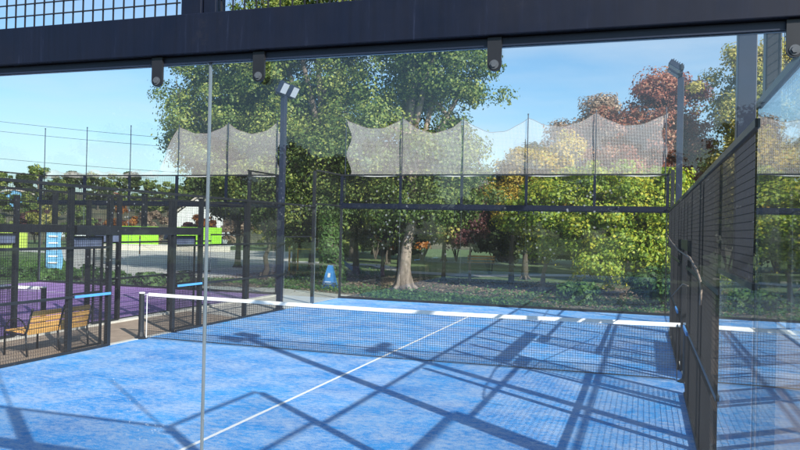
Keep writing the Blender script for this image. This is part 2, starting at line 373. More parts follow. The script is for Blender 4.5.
def back_wall(name, label, xc, y, out, joints, near=False):
    """glass wall 3 m high with a heavy beam, welded mesh above to 4 m. out = outward direction in y"""
    t = thing(name, label, 'glass wall', (xc, y, 0)); s = out; gm = M['glass'] if near else M['fglass']
    f0, f1 = (-.05, .06) if s < 0 else (-.06, .05)
    bx('beam', (-5.1, 5.1, f0, f1, 2.955, 3.11), M['steel'], t, .004)
    bx('lit_underside_strip', (-5.06, 5.06, -.018, .018, 2.925, 2.953), M['pole'], t)  # added strip, its bluish tone stands for light reflected under the beam
    bx('base_rail', (-5.06, 5.06, f0*.7, f1*.7, 0.0, .07), M['post'], t)
    xs = [-4.985]+joints+[4.985]
    for a, c in zip(xs[:-1], xs[1:]):
        pane('glass_pane', (a+.003, c-.003, *(-.006, .006), .072, 2.923), 'y', gm, t)
    if near:
        for x in xs[1:-1]: bx('joint_seal', (x-.0028, x+.0028, -.0075, .0075, .072, 2.922), M['edge'], t)
    for x in xs[1:-1]+[-5.02, 5.02]:
        q = MB()
        if abs(x) < 5 and not near: q.box(x-.04, x+.04, f0+.02, f1-.02, 3.112, 4.0)
        elif abs(x) < 5:
            q.box(x-.115, x-.025, f0+.012, f1-.012, 3.107, 4.0); q.box(x-.02, x+.035, f0+.02, f1-.02, 3.107, 4.0)
        else: q.box(x-.045, x+.045, f0+.01, f1-.01, 3.107, 4.0)
        q.build('post', M['steel'], t, bevel=.003)
    for x in (-5.03, 5.03):
        bx('corner_post', (x-.03, x+.03, -.035, .035, .0, 2.933), M['post'], t)
    bx('top_rail', (-5.1, 5.1, -.025, .025, 4.002, 4.05), M['post'], t)
    q = MB(); xx = [-5.0]+joints+[5.0]
    for a, c in zip(xx[:-1], xx[1:]):
        mesh_x(q, a+.06, c-.12, 3.11, 3.99, s*.03, w=.005 if near else .0045)
    q.build('mesh_panel', M['wire'], t)
    # hanging clamps with a round end and a bolt
    for j in joints+[5.0-.18+.03]:
        for dx in ((-.225, .225)+((1.12,) if j > 2 else ()) if j in joints else (0,)):
            x = j+dx
            if x > 4.99 or (j in joints and dx > 1 and x > 4.6): continue
            q = MB(); w = .024; yy = s*.045 if near else s*.02
            ring = [(x-w, 2.953), (x-w, 2.862)]+[(x-w*math.cos(a*PI/10), 2.862-w*math.sin(a*PI/10)) for a in range(1, 10)]+[(x+w, 2.862), (x+w, 2.953)]
            n = len(ring); y0, y1 = s*.019, s*.031
            q.add([(px, y0, pz) for px, pz in ring]+[(px, y1, pz) for px, pz in ring],
                  [tuple(range(n)), tuple(range(2*n-1, n-1, -1))]+[(i, (i+1) % n, n+(i+1) % n, n+i) for i in range(n)])
            o = q.build('clamp', M['post'], t)
            q2 = MB(); q2.tube([(x, s*.031, 2.860), (x, s*.038, 2.860)], .0105, 6); q2.tube([(x, s*.0312, 2.860), (x, s*.0335, 2.860)], .016, 16)
            q2.build('bolt', M['zinc'], o)
    return t

def side_wall(name, label, xw, out):
    """20 m side fence: glass steps at both ends, mesh between, gate opening at the net. out = +1/-1 outward in x"""
    t = thing(name, label, 'court fence', (xw, 0, 0)); s = out; X = lambda a, b_: (min(s*a, s*b_), max(s*a, s*b_))
    po = X(.02, .10)
    for y, z in ((2, 4), (6, 2.895), (8, 2.895), (9, 2.80), (11, 2.80), (12, 2.895), (14, 2.895), (18, 4)):
        w = .05 if y in (2, 6, 8, 12, 14, 18) else .045
        bx('post', (*po, y-w, y+w, -.01, z), M['post'], t, .004)
    bx('post', (*po, 9.955, 10.045, 2.235, 2.895), M['post'], t)
    ri = X(-.02, .018)
    bx('top_rail', (*X(-.02, .019), 2.003, 17.997, 2.905, 2.955), M['post'], t, .003)
    for a, c in ((0.0, 2.0), (18.0, 20.0)):
        bx('top_rail', (*ri, a, c, 4.002, 4.05), M['post'], t); bx('rail', (*ri, a+.02, c-.02, 3.0+.002, 3.04), M['post'], t)
    for a, c in ((2.0, 4.0), (16.0, 18.0)): bx('rail', (*ri, a+.002, c-.002, 2.003, 2.04), M['post'], t)
    for a, c in ((4.0, 8.95), (11.05, 16.0)):
        bx('rail', (*ri, a, c, 1.82, 1.865), M['post'], t); bx('rail', (*ri, a, c, .965, 1.01), M['post'], t); bx('bottom_rail', (*ri, a, c, .012, .05), M['post'], t)
    bx('lintel', (*X(.0, .11), 8.1, 11.95, 2.07, 2.232), M['post'], t, .003)
    for a, c in ((8.05, 8.95), (11.05, 11.95)): bx('padding', (*X(-.045, -.022), a, c, .965, 1.01), M['blue'], t)
    for a, c, za, zb in ((2, 4, 2.04, 2.90), (4, 9, .05, 2.90), (9, 11, 2.24, 2.90), (11, 16, .05, 2.90), (16, 18, 2.04, 2.90), (0, 2, 3.04, 4.0), (18, 20, 3.04, 4.0)):
        q = MB(); mesh_y(q, a+.025, c-.02, za, zb, s*.115 if zb == 4.0 else 0, s=s); q.build('mesh_panel', M['wire'], t)
    for a, c, z in ((0, 2, 3.0), (2, 4, 2.0), (16, 18, 2.0), (18, 20, 3.0)):
        pane('glass_pane', (-.006, .006, a+.012, c-.003, .012, z), 'x', M['fglass'], t)
    # two gate leaves folded back against the outside of the fence
    for a, c in ((8.07, 8.93), (11.07, 11.93)):
        g = MB(); xo = X(.135, .165); e = .022
        g.box(*xo, a, a+.035, .03, 2.05); g.box(*xo, c-.035, c, .03, 2.05); g.box(*xo, a+.035, c-.035, .03, .065); g.box(*xo, a+.035, c-.035, 2.015, 2.05); g.box(*xo, a+.035, c-.035, 1.0, 1.03)
        gt = g.build('gate', M['post'], t)
        bx('plate', (*X(.142, .148), a+.036, c-.036, 1.86, 2.014), M['plate'], gt)
        q = MB(); mesh_y(q, a+.05, c-.04, .07, 1.855, s*.15, s=s); q.build('mesh_panel', M['wire'], gt)
    return t

nw = back_wall('glass_wall', 'near glass wall under a heavy dark blue steel beam, looked through across the frame', 0, 0, -1, [-3.18, -1.18, .82, 2.82], True)
fw = back_wall('glass_wall', 'far glass wall closing the blue court in front of the trees', 0, 20, 1, [-3, -1, 1, 3])
nf = back_wall('glass_wall', 'far wall of the purple court at the left, in front of the pale plaza', -12.36, 20, 1, [-3, -1, 1, 3])
rf = back_wall('glass_wall', 'far wall of the second blue court beyond the right hand fence', 12.9, 20, 1, [-3, -1, 1, 3])
side_wall('court_fence', 'black mesh fence with blue padding along the left edge of the blue court', -5.02, -1)
side_wall('court_fence', 'black mesh fence with glass end running along the right edge of the blue court', 5.02, 1)
side_wall('court_fence', 'black mesh fence of the purple court, behind the wooden bench', -7.36, 1)
side_wall('court_fence', 'black mesh fence of the neighbouring court behind the right hand fence', 7.9, -1)
side_wall('court_fence', 'farthest left mesh fence on the far edge of the purple court', -17.36, -1)

# tall thin net poles on the end walls
def net_poles(parent, xs, zt, y=0.075):
    for x, z in zip(xs, zt):
        q = MB(); q.tube([(x, y, 3.2), (x, y, z)], .015, 8); q.tube([(x, y, z), (x, y, z+.04)], .022, 8)
        q.box(x-.03, x+.03, y-.05, y+.03, 3.9, 3.93)
        q.build('net_pole', M['pole'], parent)
net_poles(fw, [-4.95, -3, -1, 1, 3, 4.95], [5.8, 5.85, 5.82, 5.85, 5.9, 5.92])
net_poles(nf, [-4.95, -3, -1.05, 1, 3, 4.9], [5.8, 5.8, 5.82, 5.8, 5.82, 5.85])
net_poles(nw, [.79, 2.79, 4.97], [5.6, 5.6, 5.6], -.02)

# ------------------------------------------------------------------ white netting
def netting(label, xs, left_drop, y, z0, zpk, seed, sag=.38):
    rnd = random.Random(seed); b = MB(); x0, x1 = xs[0], xs[-1]; n = int((x1-x0)/.08); rows = 14; top = []
    ks = xs; sg = [sag*rnd.uniform(.75, 1.25) for _ in xs]; pk = [zpk+rnd.uniform(-.07, .05) for _ in xs]
    for i in range(n+1):
        x = x0+(x1-x0)*i/n; z = zpk
        for q_, (a, c) in enumerate(zip(ks[:-1], ks[1:])):
            if a-1e-6 <= x <= c+1e-6:
                u = (x-a)/(c-a); z = pk[q_]*(1-u)+pk[q_+1]*u-sg[q_]*(1-abs(2*u-1)**1.9)+.012*math.sin(x*11+seed)
                break
        top.append(z)
    if left_drop:
        for i in range(n+1):
            x = x0+(x1-x0)*i/n
            if x < x0+.7: top[i] = min(top[i], zpk-1.45+1.45*((x-x0)/.7)**.7)
    vs = []; 
    for i in range(n+1):
        x = x0+(x1-x0)*i/n
        for j in range(rows+1):
            v = j/rows; z = z0+.03*math.sin(x*2.3+seed)*(1-v)+(top[i]-z0)*v
            e = min(i, n-i)/n
            pinch = .09*math.sin(v*PI*3.2+seed)*max(0, 1-e*18)*(1 if i < n/2 else -1)
            vs.append((x+pinch, y+.03*math.sin(x*1.9+v*2)*math.sin(v*PI), z))
    fs = [(i*(rows+1)+j, (i+1)*(rows+1)+j, (i+1)*(rows+1)+j+1, i*(rows+1)+j+1) for i in range(n) for j in range(rows)]
    t = thing('netting', label, 'netting', (0, 0, 0), 0, 'white nets strung above the end walls')
    b.add(vs, fs); b.build('net_sheet', M['netting'], t, smooth=True)
    r = MB(); r.tube([vs[i*(rows+1)] for i in range(0, n+1, 2)], .013, 5)
    r.build('bottom_rope', M['white'], t)
    r = MB(); r.tube([vs[i*(rows+1)+rows] for i in range(0, n+1)], .006, 5); r.build('top_rope', M['rope'], t)
netting('wide pale white net with a scalloped top hung above the far glass wall', [-4.85, -3, -1, 1, 3, 4.92], False, 20.13, 4.02, 5.84, 1)
netting('smaller torn pale net hung above the purple court wall, in front of the big tree', [-12.1, -11.4, -9.4, -7.45], True, 20.13, 4.02, 5.8, 4)
# fallen netting lying along the wall top
def bundle_mat():
    m, nt, out = newmat('bundled_netting'); L = nt.links.new
    tc = N(nt, 'ShaderNodeTexCoord'); n = N(nt, 'ShaderNodeTexNoise', i_Scale=9, i_Detail=6, i_Roughness=.7); L(tc.outputs['Object'], n.inputs['Vector'])
    mr = N(nt, 'ShaderNodeMapRange', i_1=.35, i_2=.65, i_3=.15, i_4=.6); L(n.outputs[0], mr.inputs[0])
    tr = N(nt, 'ShaderNodeBsdfTransparent'); d = N(nt, 'ShaderNodeBsdfDiffuse', i_Color=(.6, .57, .55, 1)); ms = N(nt, 'ShaderNodeMixShader')
    L(mr.outputs[0], ms.inputs[0]); L(tr.outputs[0], ms.inputs[1]); L(d.outputs[0], ms.inputs[2]); L(ms.outputs[0], out.inputs[0]); return m
M['bundle'] = bundle_mat()
b = MB(); r_ = random.Random(9); n = 110; vs = []
for i in range(n+1):
    x = -17.3+5.1*i/n; h = .06+.07*math.sin(i*.16)**2+.07*math.sin(i*.071+1)**2+.02*math.sin(i*.31); yb = 20.1+.03*math.sin(i*.25)
    vs += [(x, yb, 3.95-.03*math.sin(i*.2)), (x, yb+.05, 4.04+h*.5), (x, yb+.02, 4.06+h)]
b.add(vs, [(i*3+j, (i+1)*3+j, (i+1)*3+j+1, i*3+j+1) for i in range(n) for j in range(2)])
tag(b.build('fallen_netting', M['bundle'], smooth=True), 'bundled white net that has slumped along the top of the purple court wall', 'netting')
# sagging cord on the right fence
b = MB(); pts = [(4.965, 19.0, 2.36), (4.965, 14.0, 2.15), (4.965, 10.2, 2.05), (4.965, 7.4, 2.03), (4.965, 6.0, 1.93), (4.965, 5.45, 1.85), (4.965, 5.3, 1.76), (4.965, 5.4, 1.62)]; _=[(5.19, 20.0, 2.42), (5.19, 17, 2.3), (5.2, 14.5, 2.14), (5.21, 10.8, 2.06), (5.22, 8.2, 2.0), (5.22, 6.6, 1.9), (5.2, 6.0, 1.75), (5.19, 6.2, 1.58)]
b.tube(pts, .012, 7)
b.tube([(4.965, 13.6, 1.05), (4.965, 9.0, .98+.62), (4.965, 7.6, 1.66)], .008, 6)
tag(b.build('hanging_cord', M['rope'], smooth=True), 'brown slack cord sagging along the right hand mesh fence', 'cord')

# ------------------------------------------------------------------ tennis nets
def court_net(label, x0, col):
    t = thing('court_net', label, 'net', (x0, 10, 0)); W = 4.93
    top = lambda x: .88+.04*(abs(x)/5)**1.5
    b = MB(); p = .042; w = .0038; n = int(2*W/p)
    for i in range(n+1):
        x = -W+i*p; b.box(x-w/2, x+w/2, -w/2, w/2, .03, top(x)-.05)
    for k in range(20):
        z = .04+k*p
        for a in range(10):
            xa, xb = -W+2*W*a/10, -W+2*W*(a+1)/10
            za, zb = z*(top(xa)-.05)/.87, z*(top(xb)-.05)/.87
            b.add([(xa, -.005, za), (xb, -.005, zb), (xb, -.005, zb+w), (xa, -.005, za+w), (xa, -.002, za), (xb, -.002, zb), (xb, -.002, zb+w), (xa, -.002, za+w)],
                  [(0, 1, 2, 3), (7, 6, 5, 4), (0, 4, 5, 1), (3, 2, 6, 7)])
    b.build('net_mesh', M['wire'], t)
    b = MB(); m = 40; vs = []
    for i in range(m+1):
        x = -W+2*W*i/m+(.0 if 0 < i < m else (.06 if i else .0)); z = top(x)
        vs += [(x, -.009, z-.062), (x, -.012, z-.01), (x, 0, z+.003), (x, .012, z-.01), (x, .009, z-.062)]
    b.add(vs, [(i*5+j, (i+1)*5+j, (i+1)*5+j+1, i*5+j+1) for i in range(m) for j in range(4)]); b.build('tape', M['tape'], t, smooth=True)
    b = MB(); b.tube([(-W, 0, .035), (0, -.03, .02), (W, 0, .035)], .008, 6); b.build('bottom_cord', M['wire'], t)
    for s in (-1, 1):
        q = MB(); x = s*5.09
        q.tube([(x, 0, 0), (x, 0, .9)], .055, 16); q.tube([(x, 0, 0), (x, 0, .012), (x, 0, .05), (x, 0, .14)], [.13, .13, .07, .054], 16)
        o = q.build('net_post', M['post'], t, smooth=False)
        q = MB(); q.tube([(x, 0, .901), (x, 0, .925)], .06, 16); q.build('cap', M['white'], o)
        q = MB(); q.tube([(s*4.93, 0, .9), (x, 0, .86)], .006, 5); q.tube([(s*4.95, -.02, .03), (s*4.95, -.02, .9)], .008, 5); q.build('lacing', M['tape' if s < 0 else 'wire'], t)
court_net('dark net with a white tape crossing the middle of the blue court', 0, 0)
court_net('dark net of the purple court, its post standing beyond the bench', -12.36-.28, 0)

# ------------------------------------------------------------------ flood lights
def flood_pole(label, x, y, face, zt=6.15, tilt=55):
    t = thing('floodlight_pole', label, 'floodlight', (x, y, 0), 0, 'floodlight poles along the courts')
    q = MB(); q.box(-.07, .07, -.07, .07, 0, zt-.15); q.box(-.13, .13, -.13, .13, -.01, .015); q.build('pole', M['pole'], t, bevel=.006)
    q = MB(); q.box(-.025, .025, -.45, .45, zt-.148, zt-.098); q.build('crossbar', M['pole'], t)
    for dy in (-.3, .3):
        R = Matrix.Rotation(math.radians(tilt)*face, 3, 'Y')   # lens normal = R * (0,0,-1) turned towards the court
        c = Vector((face*.12, dy, zt+.04))
        q = MB(); q.obox(c, (.34, .36, .12), R)
        for k in range(6): q.obox(c+R @ Vector((-.13+.052*k, 0, .08)), (.012, .31, .045), R)
        h = q.build('floodlight', M['pole'], t, bevel=.01)
        q = MB(); q.obox(c+R @ Vector((0, 0, -.064)), (.28, .30, .012), R); q.build('lens', M['lens'], h)
        q = MB(); q.box(-.02, .02, dy-.215, dy-.2, zt-.1, zt+.06); q.box(-.02, .02, dy+.2, dy+.215, zt-.1, zt+.06); q.box(-.02, .02, dy-.215, dy+.215, zt-.097, zt-.085); q.build('yoke', M['post'], h)
flood_pole('floodlight pole with two pale lamps at the far left corner of the blue court', -5.14, 16, 1, 6.05, -62)
flood_pole('floodlight pole at the far end of the right fence before the red tree', 5.16, 16, -1, 6.15, -35)
flood_pole('nearest floodlight pole, behind the glass at the upper right under the beam', 5.18, 4, -1, 6.05, -35)
flood_pole('floodlight pole of the neighbouring court on the right, mostly hidden by the fence', 8.05, 4, 1, 6.05, -35)

# ------------------------------------------------------------------ bench
def bench(label, x, y, rz):
    t = thing('bench', label, 'bench', (x, y, 0), rz)
    # local: length along Y (0..1.45), sitter faces -X, back at x=0
    Rb = Matrix.Rotation(math.radians(12), 3, 'Y')
    for y0, y1 in ((.03, .70), (.75, 1.42)):
        for k in range(4):
            zc = .40+k*.105
            q = MB(); q.obox((.0+(zc-.40)*.22, (y0+y1)/2, zc), (.024, y1-y0, .088), Rb); q.build('back_slat', M['wood'], t, bevel=.006)
        for k in range(4):
            q = MB(); q.box(-.50+k*.115, -.40+k*.115, y0, y1, .40-k*.008, .425-k*.008); q.build('seat_slat', M['wood'], t, bevel=.006)
    for yy in (.0, .725, 1.45):
        q = MB(); q.tube([(-.47, yy, 0), (-.47, yy, .38), (-.1, yy, .36), (-.03, yy, .37), (.02, yy, .5), (.12, yy, .82)], .017, 8); q.tube([(.02, yy, 0), (-.02, yy, .37)], .017, 8)
        if yy != .725:
            q.tube([(-.47, yy, .38)]+[(-.24-.23*math.cos(a*PI/10), yy, .40+.24*math.sin(a*PI/10)) for a in range(0, 10)]+[(.04, yy, .5)], .013, 8)
        q.build('frame', M['post'], t, smooth=True)
bench('yellow wooden slatted bench with black looped arms behind the left mesh fence', -5.47, 7.48, 0)

# ------------------------------------------------------------------ things beyond the courts
t = thing('sign_board', 'blue leaning A-frame board with white marks between the tree trunks', 'sign', (-6.95, 23.6, 0))
t.scale = (.72, .72, .66)
q = MB(); q.add([(-.40, .28, 0), (.36, .28, 0), (.14, .02, 1.32), (-.12, .02, 1.32), (-.40, .31, 0), (.36, .31, 0), (.14, .05, 1.32), (-.12, .05, 1.32)], [(3, 2, 1, 0), (4, 5, 6, 7), (0, 1, 5, 4), (1, 2, 6, 5), (2, 3, 7, 6), (3, 0, 4, 7)])
q.add([(-.40, -.28, 0), (.36, -.28, 0), (.14, -.02, 1.32), (-.12, -.02, 1.32), (-.40, -.25, 0), (.36, -.25, 0), (.14, .01, 1.32), (-.12, .01, 1.32)], [(0, 1, 2, 3), (7, 6, 5, 4), (0, 4, 5, 1), (1, 5, 6, 2), (2, 6, 7, 3), (3, 7, 4, 0)])
q.build('board', M['bluesign'], t)
q = MB(); sl = .26/1.32
def face_pt(x, z): return (x, -.284+sl*z-.004, z)
for (x0, x1, z0, z1) in ((-.24, .2, .2, .27), (-.2, .14, .34, .38), (-.07, .08, .62, .86)):
    q.add([face_pt(x0, z0), face_pt(x1, z0), face_pt(x1, z1), face_pt(x0, z1)], [(0, 1, 2, 3)])
q.build('marks', M['white'], t)

t = thing('flag', 'tall light blue feather flag standing on the lawn at the far left', 'flag', (-21.3, 24.4, 0), .76)
q = MB(); q.tube([(0, 0, 0), (0, 0, 2.6)], .03, 8); q.box(-.3, .3, -.3, .3, -.04, .03); q.build('pole', M['post'], t)
q = MB(); n = 10; vs = []
for i in range(n+1):
    z = .1+1.95*i/n; w = .62+.06*math.sin(i*.7)
    vs += [(.03, .02*math.sin(i), z), (.35, .05*math.sin(i*.9+1), z), (w+.05, .06*math.sin(i*.8), z)]
vs2 = [(x, y+.012, z) for x, y, z in vs]; o = len(vs)
q.add(vs+vs2, [(i*3+j, (i+1)*3+j, (i+1)*3+j+1, i*3+j+1) for i in range(n) for j in range(2)]+[(o+i*3+j+1, o+(i+1)*3+j+1, o+(i+1)*3+j, o+i*3+j) for i in range(n) for j in range(2)])
q.build('banner', M['skyflag'], t, smooth=True)
q = MB()
for i in range(5): q.box(.12, .5, -.05, -.045, .4+i*.3, .46+i*.3)
q.build('marks', M['white'], t)

def hoarding(label, x, y, L_, h, rz, m='lime'):
    t = thing('hoarding', label, 'fence', (x, y, 0), rz, 'bright panels round the far edge of the plaza')
    n = int(L_/2.5)
    for i in range(n):
        bx('panel', (i*2.5+.02, i*2.5+2.48, -.03, .03, .0, h*(1+.02*math.sin(i*3))), M[m], t)
    for i in range(n+1): bx('post', (i*2.5-.015, i*2.5+.015, .035, .10, 0, h+.1), M['post'], t)
hoarding('lime green hoarding across the back of the plaza', -40.2, 50.6, 5, 2.05, 1.03)
hoarding('second lime green hoarding, in front of the white gabled house', -37.1, 56.2, 5, 2.05, 1.03)
hoarding('yellow green panel fence beyond the lawn at the far left', -48, 43.2, 5, 1.3, .95, 'ygreen')
# low wall and clutter at the plaza edge
t = thing('low_wall', 'low pale wall with a coping at the far edge of the plaza', 'wall', (-41, 49.6, 0), .5)
bx('wall', (0, 12, -.12, .12, -.05, .42), M['render'], t); bx('coping', (-.05, 12.05, -.16, .16, .422, .5), M['kerb'], t)

def house(name, label, x, y, z, w, d, h, rz, wall='white', roofm='roof', pitch=.5, wins=3, floors=1):
    t = thing(name, label, 'house', (x, y, z), rz)
    bx('wall', (-w/2, w/2, -d/2, d/2, -2, h), M[wall], t)
    q = MB(); e = .35; r = w/2*pitch
    q.add([(-w/2-e, -d/2-e, h-.1), (w/2+e, -d/2-e, h-.1), (0, -d/2-e, h+r), (-w/2-e, d/2+e, h-.1), (w/2+e, d/2+e, h-.1), (0, d/2+e, h+r),
           (-w/2-e, -d/2-e, h+.08), (w/2+e, -d/2-e, h+.08), (0, -d/2-e, h+r+.2), (-w/2-e, d/2+e, h+.08), (w/2+e, d/2+e, h+.08), (0, d/2+e, h+r+.2)],
          [(0, 3, 9, 6), (1, 7, 10, 4), (6, 9, 11, 8), (8, 11, 10, 7), (0, 6, 8, 2), (2, 8, 7, 1), (3, 5, 11, 9), (5, 4, 10, 11), (0, 2, 5, 3), (2, 1, 4, 5)])
    q.build('roof', M[roofm], t)
    q = MB(); q.add([(-w/2, -d/2, h), (w/2, -d/2, h), (0, -d/2, h+r)], [(0, 1, 2)]); q.add([(-w/2, d/2, h), (w/2, d/2, h), (0, d/2, h+r)], [(0, 2, 1)]); q.build('gable', M[wall], t)
    for f in range(floors):
        for i in range(wins):
            x0 = -w/2+w*(i+.5)/wins; z0 = 1.0+f*2.8
            wd = bx('window', (x0-.5, x0+.5, -d/2-.05, -d/2-.003, z0, z0+1.2), M['window'], t)
            bx('frame', (x0-.58, x0+.58, -d/2-.09, -d/2-.052, z0-.1, z0-.02), M['white'], wd)
        for i in range(2):
            y0 = -d/2+d*(i+.5)/2; bx('window', (w/2+.003, w/2+.05, y0-.5, y0+.5, 1.0+f*2.8, 2.2+f*2.8), M['window'], t)
    return t
house('house', 'small white gabled house beyond the lime hoarding, left of the big tree', -42.5, 70, 0, 5.2, 7, 3.2, .35, 'white', 'render', .8, 2)

# hill at the back left with its own tree line
b = MB(); nx, ny = 50, 30
def hz(x, y):
    a = max(0, min(1, (y-62-.25*(x+60))/110)); a = a*a*(3-2*a)
    return -.3+a*(9.5+1.3*math.sin(x*.031+1)+.8*math.sin(x*.09))*(max(.25, min(1, (40-x)/110)))
for j in range(ny+1):
    for i in range(nx+1):
        x = -330+560*i/nx; y = 62+260*j/ny; b.v.append((x, y, hz(x, y)))
for j in range(ny):
    for i in range(nx):
        a = j*(nx+1)+i; b.f.append((a, a+1, a+nx+2, a+nx+1)); b.m.append(0)
tag(b.build('hill', M['hill'], smooth=True), kind='structure')

# ------------------------------------------------------------------ near trees
BG = 'trees behind the far glass wall'
tree('broadleaf_tree', 'tallest green tree on the pale thick trunk behind the far wall', -4.6, 25.5,
     [(-5.4, 26, 9.6, 2.9, 3.0, 3.0), (-7.0, 26.5, 11.6, 2.6, 2.6, 2.3), (-3.6, 26, 11.2, 2.0, 2.2, 1.9), (-2.7, 26, 8.9, 1.9, 2.0, 1.9), (-6.0, 25.6, 6.0, 2.7, 2.2, 1.7), (-3.2, 26, 5.4, 1.9, 2, 1.5), (-4.6, 25.8, 3.5, 3.0, 1.7, 1.2), (-2.2, 26, 3.9, 1.5, 1.4, 1.1)],
     LF['green'], 130000, .082, .27, 'palebark', BG, 3, .5, 150, trunk_pts=[(0, 0, -.1), (.02, 0, .8), (.10, 0, 1.7), (.28, .05, 2.6)], limbs=13)
ivied = tree('broadleaf_tree', 'thick ivy-covered trunk with a dark green crown, left of the blue sign board', -7.5, 25.2,
     [(-9.8, 26.4, 9.4, 2.6, 2.6, 3.2), (-10.8, 26.4, 11.8, 2.0, 2.2, 1.7), (-8.3, 26, 5.6, 2.2, 2, 2.0), (-10.6, 26.2, 5.6, 2.2, 2, 2.2), (-8.6, 26, 3.2, 2.4, 1.6, 1.2), (-10.2, 26, 3.2, 1.6, 1.4, 1.0)],
     LF['green'], 85000, .082, .30, 'bark', BG, 7, .48, 110, limbs=9)
rg = np.random.default_rng(17); n = 5200; a = rg.uniform(0, 2*PI, n); zz = rg.uniform(0, 1, n)**1.1*4.2
rr_ = .34+rg.uniform(0, .16, n)*(1.3-zz/5); lean = -.12*zz
quads_mesh('ivy', np.stack([np.cos(a)*rr_+lean, np.sin(a)*rr_+.06*zz, zz], 1), np.stack([np.cos(a), np.sin(a), .5+0*a], 1)+rg.normal(0, .4, (n, 3)), rg.uniform(.06, .10, n), LF['ivy'], ivied)
tree('broadleaf_tree', 'green tree at the left end of the group on a thin crooked trunk', -11.1, 25.9,
     [(-14.2, 27, 8.0, 2.6, 2.4, 2.7), (-12.2, 26.6, 9.2, 2.3, 2.4, 2.7), (-13.6, 26.8, 5.4, 2.2, 2, 1.9), (-11.4, 26.2, 3.8, 1.9, 1.7, 1.4), (-15.0, 27, 6.6, 1.6, 1.6, 1.5)],
     LF['green'], 85000, .082, .13, 'bark', BG, 12, .48, 110, trunk_pts=[(0, 0, -.1), (.22, 0, .5), (.12, 0, 1.0), (.32, 0, 1.5), (.05, 0, 2.3)], limbs=9)
tree('broadleaf_tree', 'low yellow-green tree with sunlit leaves in front of the right part of the far wall', 0.6, 27.2,
     [(2.9, 26.6, 3.1, 2.2, 1.8, 1.75), (4.6, 26.8, 3.2, 1.7, 1.6, 1.6), (1.2, 26.8, 3.2, 1.3, 1.3, 1.2), (3.6, 26.2, 1.7, 2.3, 1.4, 1.2), (.3, 27.2, 3.5, 1.1, .9, .8), (1.0, 26.9, 2.2, 1.1, 1.0, .8), (-.4, 27.3, 2.9, .8, .8, .6), (3.0, 26.8, 4.1, 2.3, 1.4, .7)],
     LF['lime'], 110000, .085, .09, 'palebark', BG, 21, .38, 70, trunk_pts=[(0, 0, -.1), (.05, 0, .7), (.25, 0, 1.5), (.7, 0, 2.2)], limbs=7)
tree('broadleaf_tree', 'red autumn tree rising behind the white net at the right', 4.9, 33,
     [(4.4, 33, 6.6, 1.7, 1.8, 1.9), (5.5, 33.2, 7.6, 1.7, 1.8, 2.0), (2.7, 33, 6.6, 1.4, 1.4, 1.6), (6.3, 33.2, 5.2, 1.3, 1.6, 1.6), (4.4, 33, 5.0, 2.2, 1.8, 1.4), (4.9, 33, 8.9, 1.3, 1.3, 1.1)],
     LF['red'], 60000, .085, .18, 'bark', BG, 31, .42, 120, limbs=10)
tree('broadleaf_tree', 'tall yellow-green autumn tree seen between the posts at the upper right', 9.2, 31,
     [(8.2, 31, 7.8, 1.5, 1.5, 2.1), (10, 31.4, 7.0, 1.8, 1.7, 2.1), (8.0, 31, 5.4, 1.3, 1.4, 1.5), (9.4, 31, 3.6, 2.0, 1.6, 1.6), (9.0, 31, 9.4, 1.1, 1.0, .9)],
     LF['mix'], 60000, .082, .17, 'bark', BG, 41, .4, 120, limbs=9)
tree('broadleaf_tree', 'thin gold and green tree behind the white net left of the red tree', -1.2, 30.6,
     [(-1.2, 30.6, 4.5, 1.1, 1.0, 1.0), (-.2, 30.6, 5.3, 1.1, 1.0, 1.0), (.6, 30.7, 4.6, 1.0, 1.0, 1.2), (-1.7, 30.5, 3.6, .8, .9, .7), (.9, 30.8, 6.1, .8, .8, .7)],
     LF['gold'], 26000, .085, .10, 'bark', BG, 51, .34, 100, limbs=8)
tree('broadleaf_tree', 'sparse brownish tree with bare twigs behind the scalloped net', 1.8, 39,
     [(1.4, 39, 7.0, 2.0, 1.6, 1.7), (3.0, 39, 6.4, 1.6, 1.5, 1.7), (.2, 39, 7.4, 1.3, 1.2, 1.0), (2.4, 39, 8.8, 1.2, 1.2, .9)],
     LF['brown'], 34000, .095, .12, 'bark', BG, 57, .5, 150, limbs=10)
tree('broadleaf_tree', 'dark green tree at the right edge behind the corner of the court', 13.0, 28.5,
     [(13, 28.5, 6.0, 2.6, 2, 2.4), (11.6, 28.4, 3.6, 2.0, 1.7, 1.8), (14.8, 28.8, 3.8, 2.2, 1.8, 2)],
     LF['mix'], 40000, .11, .18, 'bark', BG, 61, .45, 80)
tree('slender_tree', 'slender small orange tree far behind the pale trunk', -11.8, 44,
     [(-11.3, 44, 2.9, 1.7, 1.4, 1.7), (-9.9, 44, 2.0, 1.2, 1.1, 1.2)], LF['orange'], 6000, .16, .08, 'bark', None, 71, .4, 40)
tree('slender_tree', 'small plum red tree in the shade behind the far wall', -3.0, 30.2,
     [(-3.0, 30.2, 3.0, .75, .7, .9), (-2.5, 30.2, 3.7, .55, .6, .6), (-3.4, 30.1, 2.2, .6, .6, .6)], LF['plum'], 9000, .085, .05, 'palebark', None, 73, .3, 50)
tree('broadleaf_tree', 'thin olive green tree with hanging boughs between the pale trunk and the plum red tree', -4.4, 30.8,
     [(-4.6, 30.8, 3.8, 1.3, 1.1, 1.3), (-3.9, 30.7, 2.5, 1.0, .9, .9), (-5.4, 30.8, 2.6, .9, .9, .8)], LF['mix'], 16000, .085, .08, 'bark', BG, 77, .34, 60)
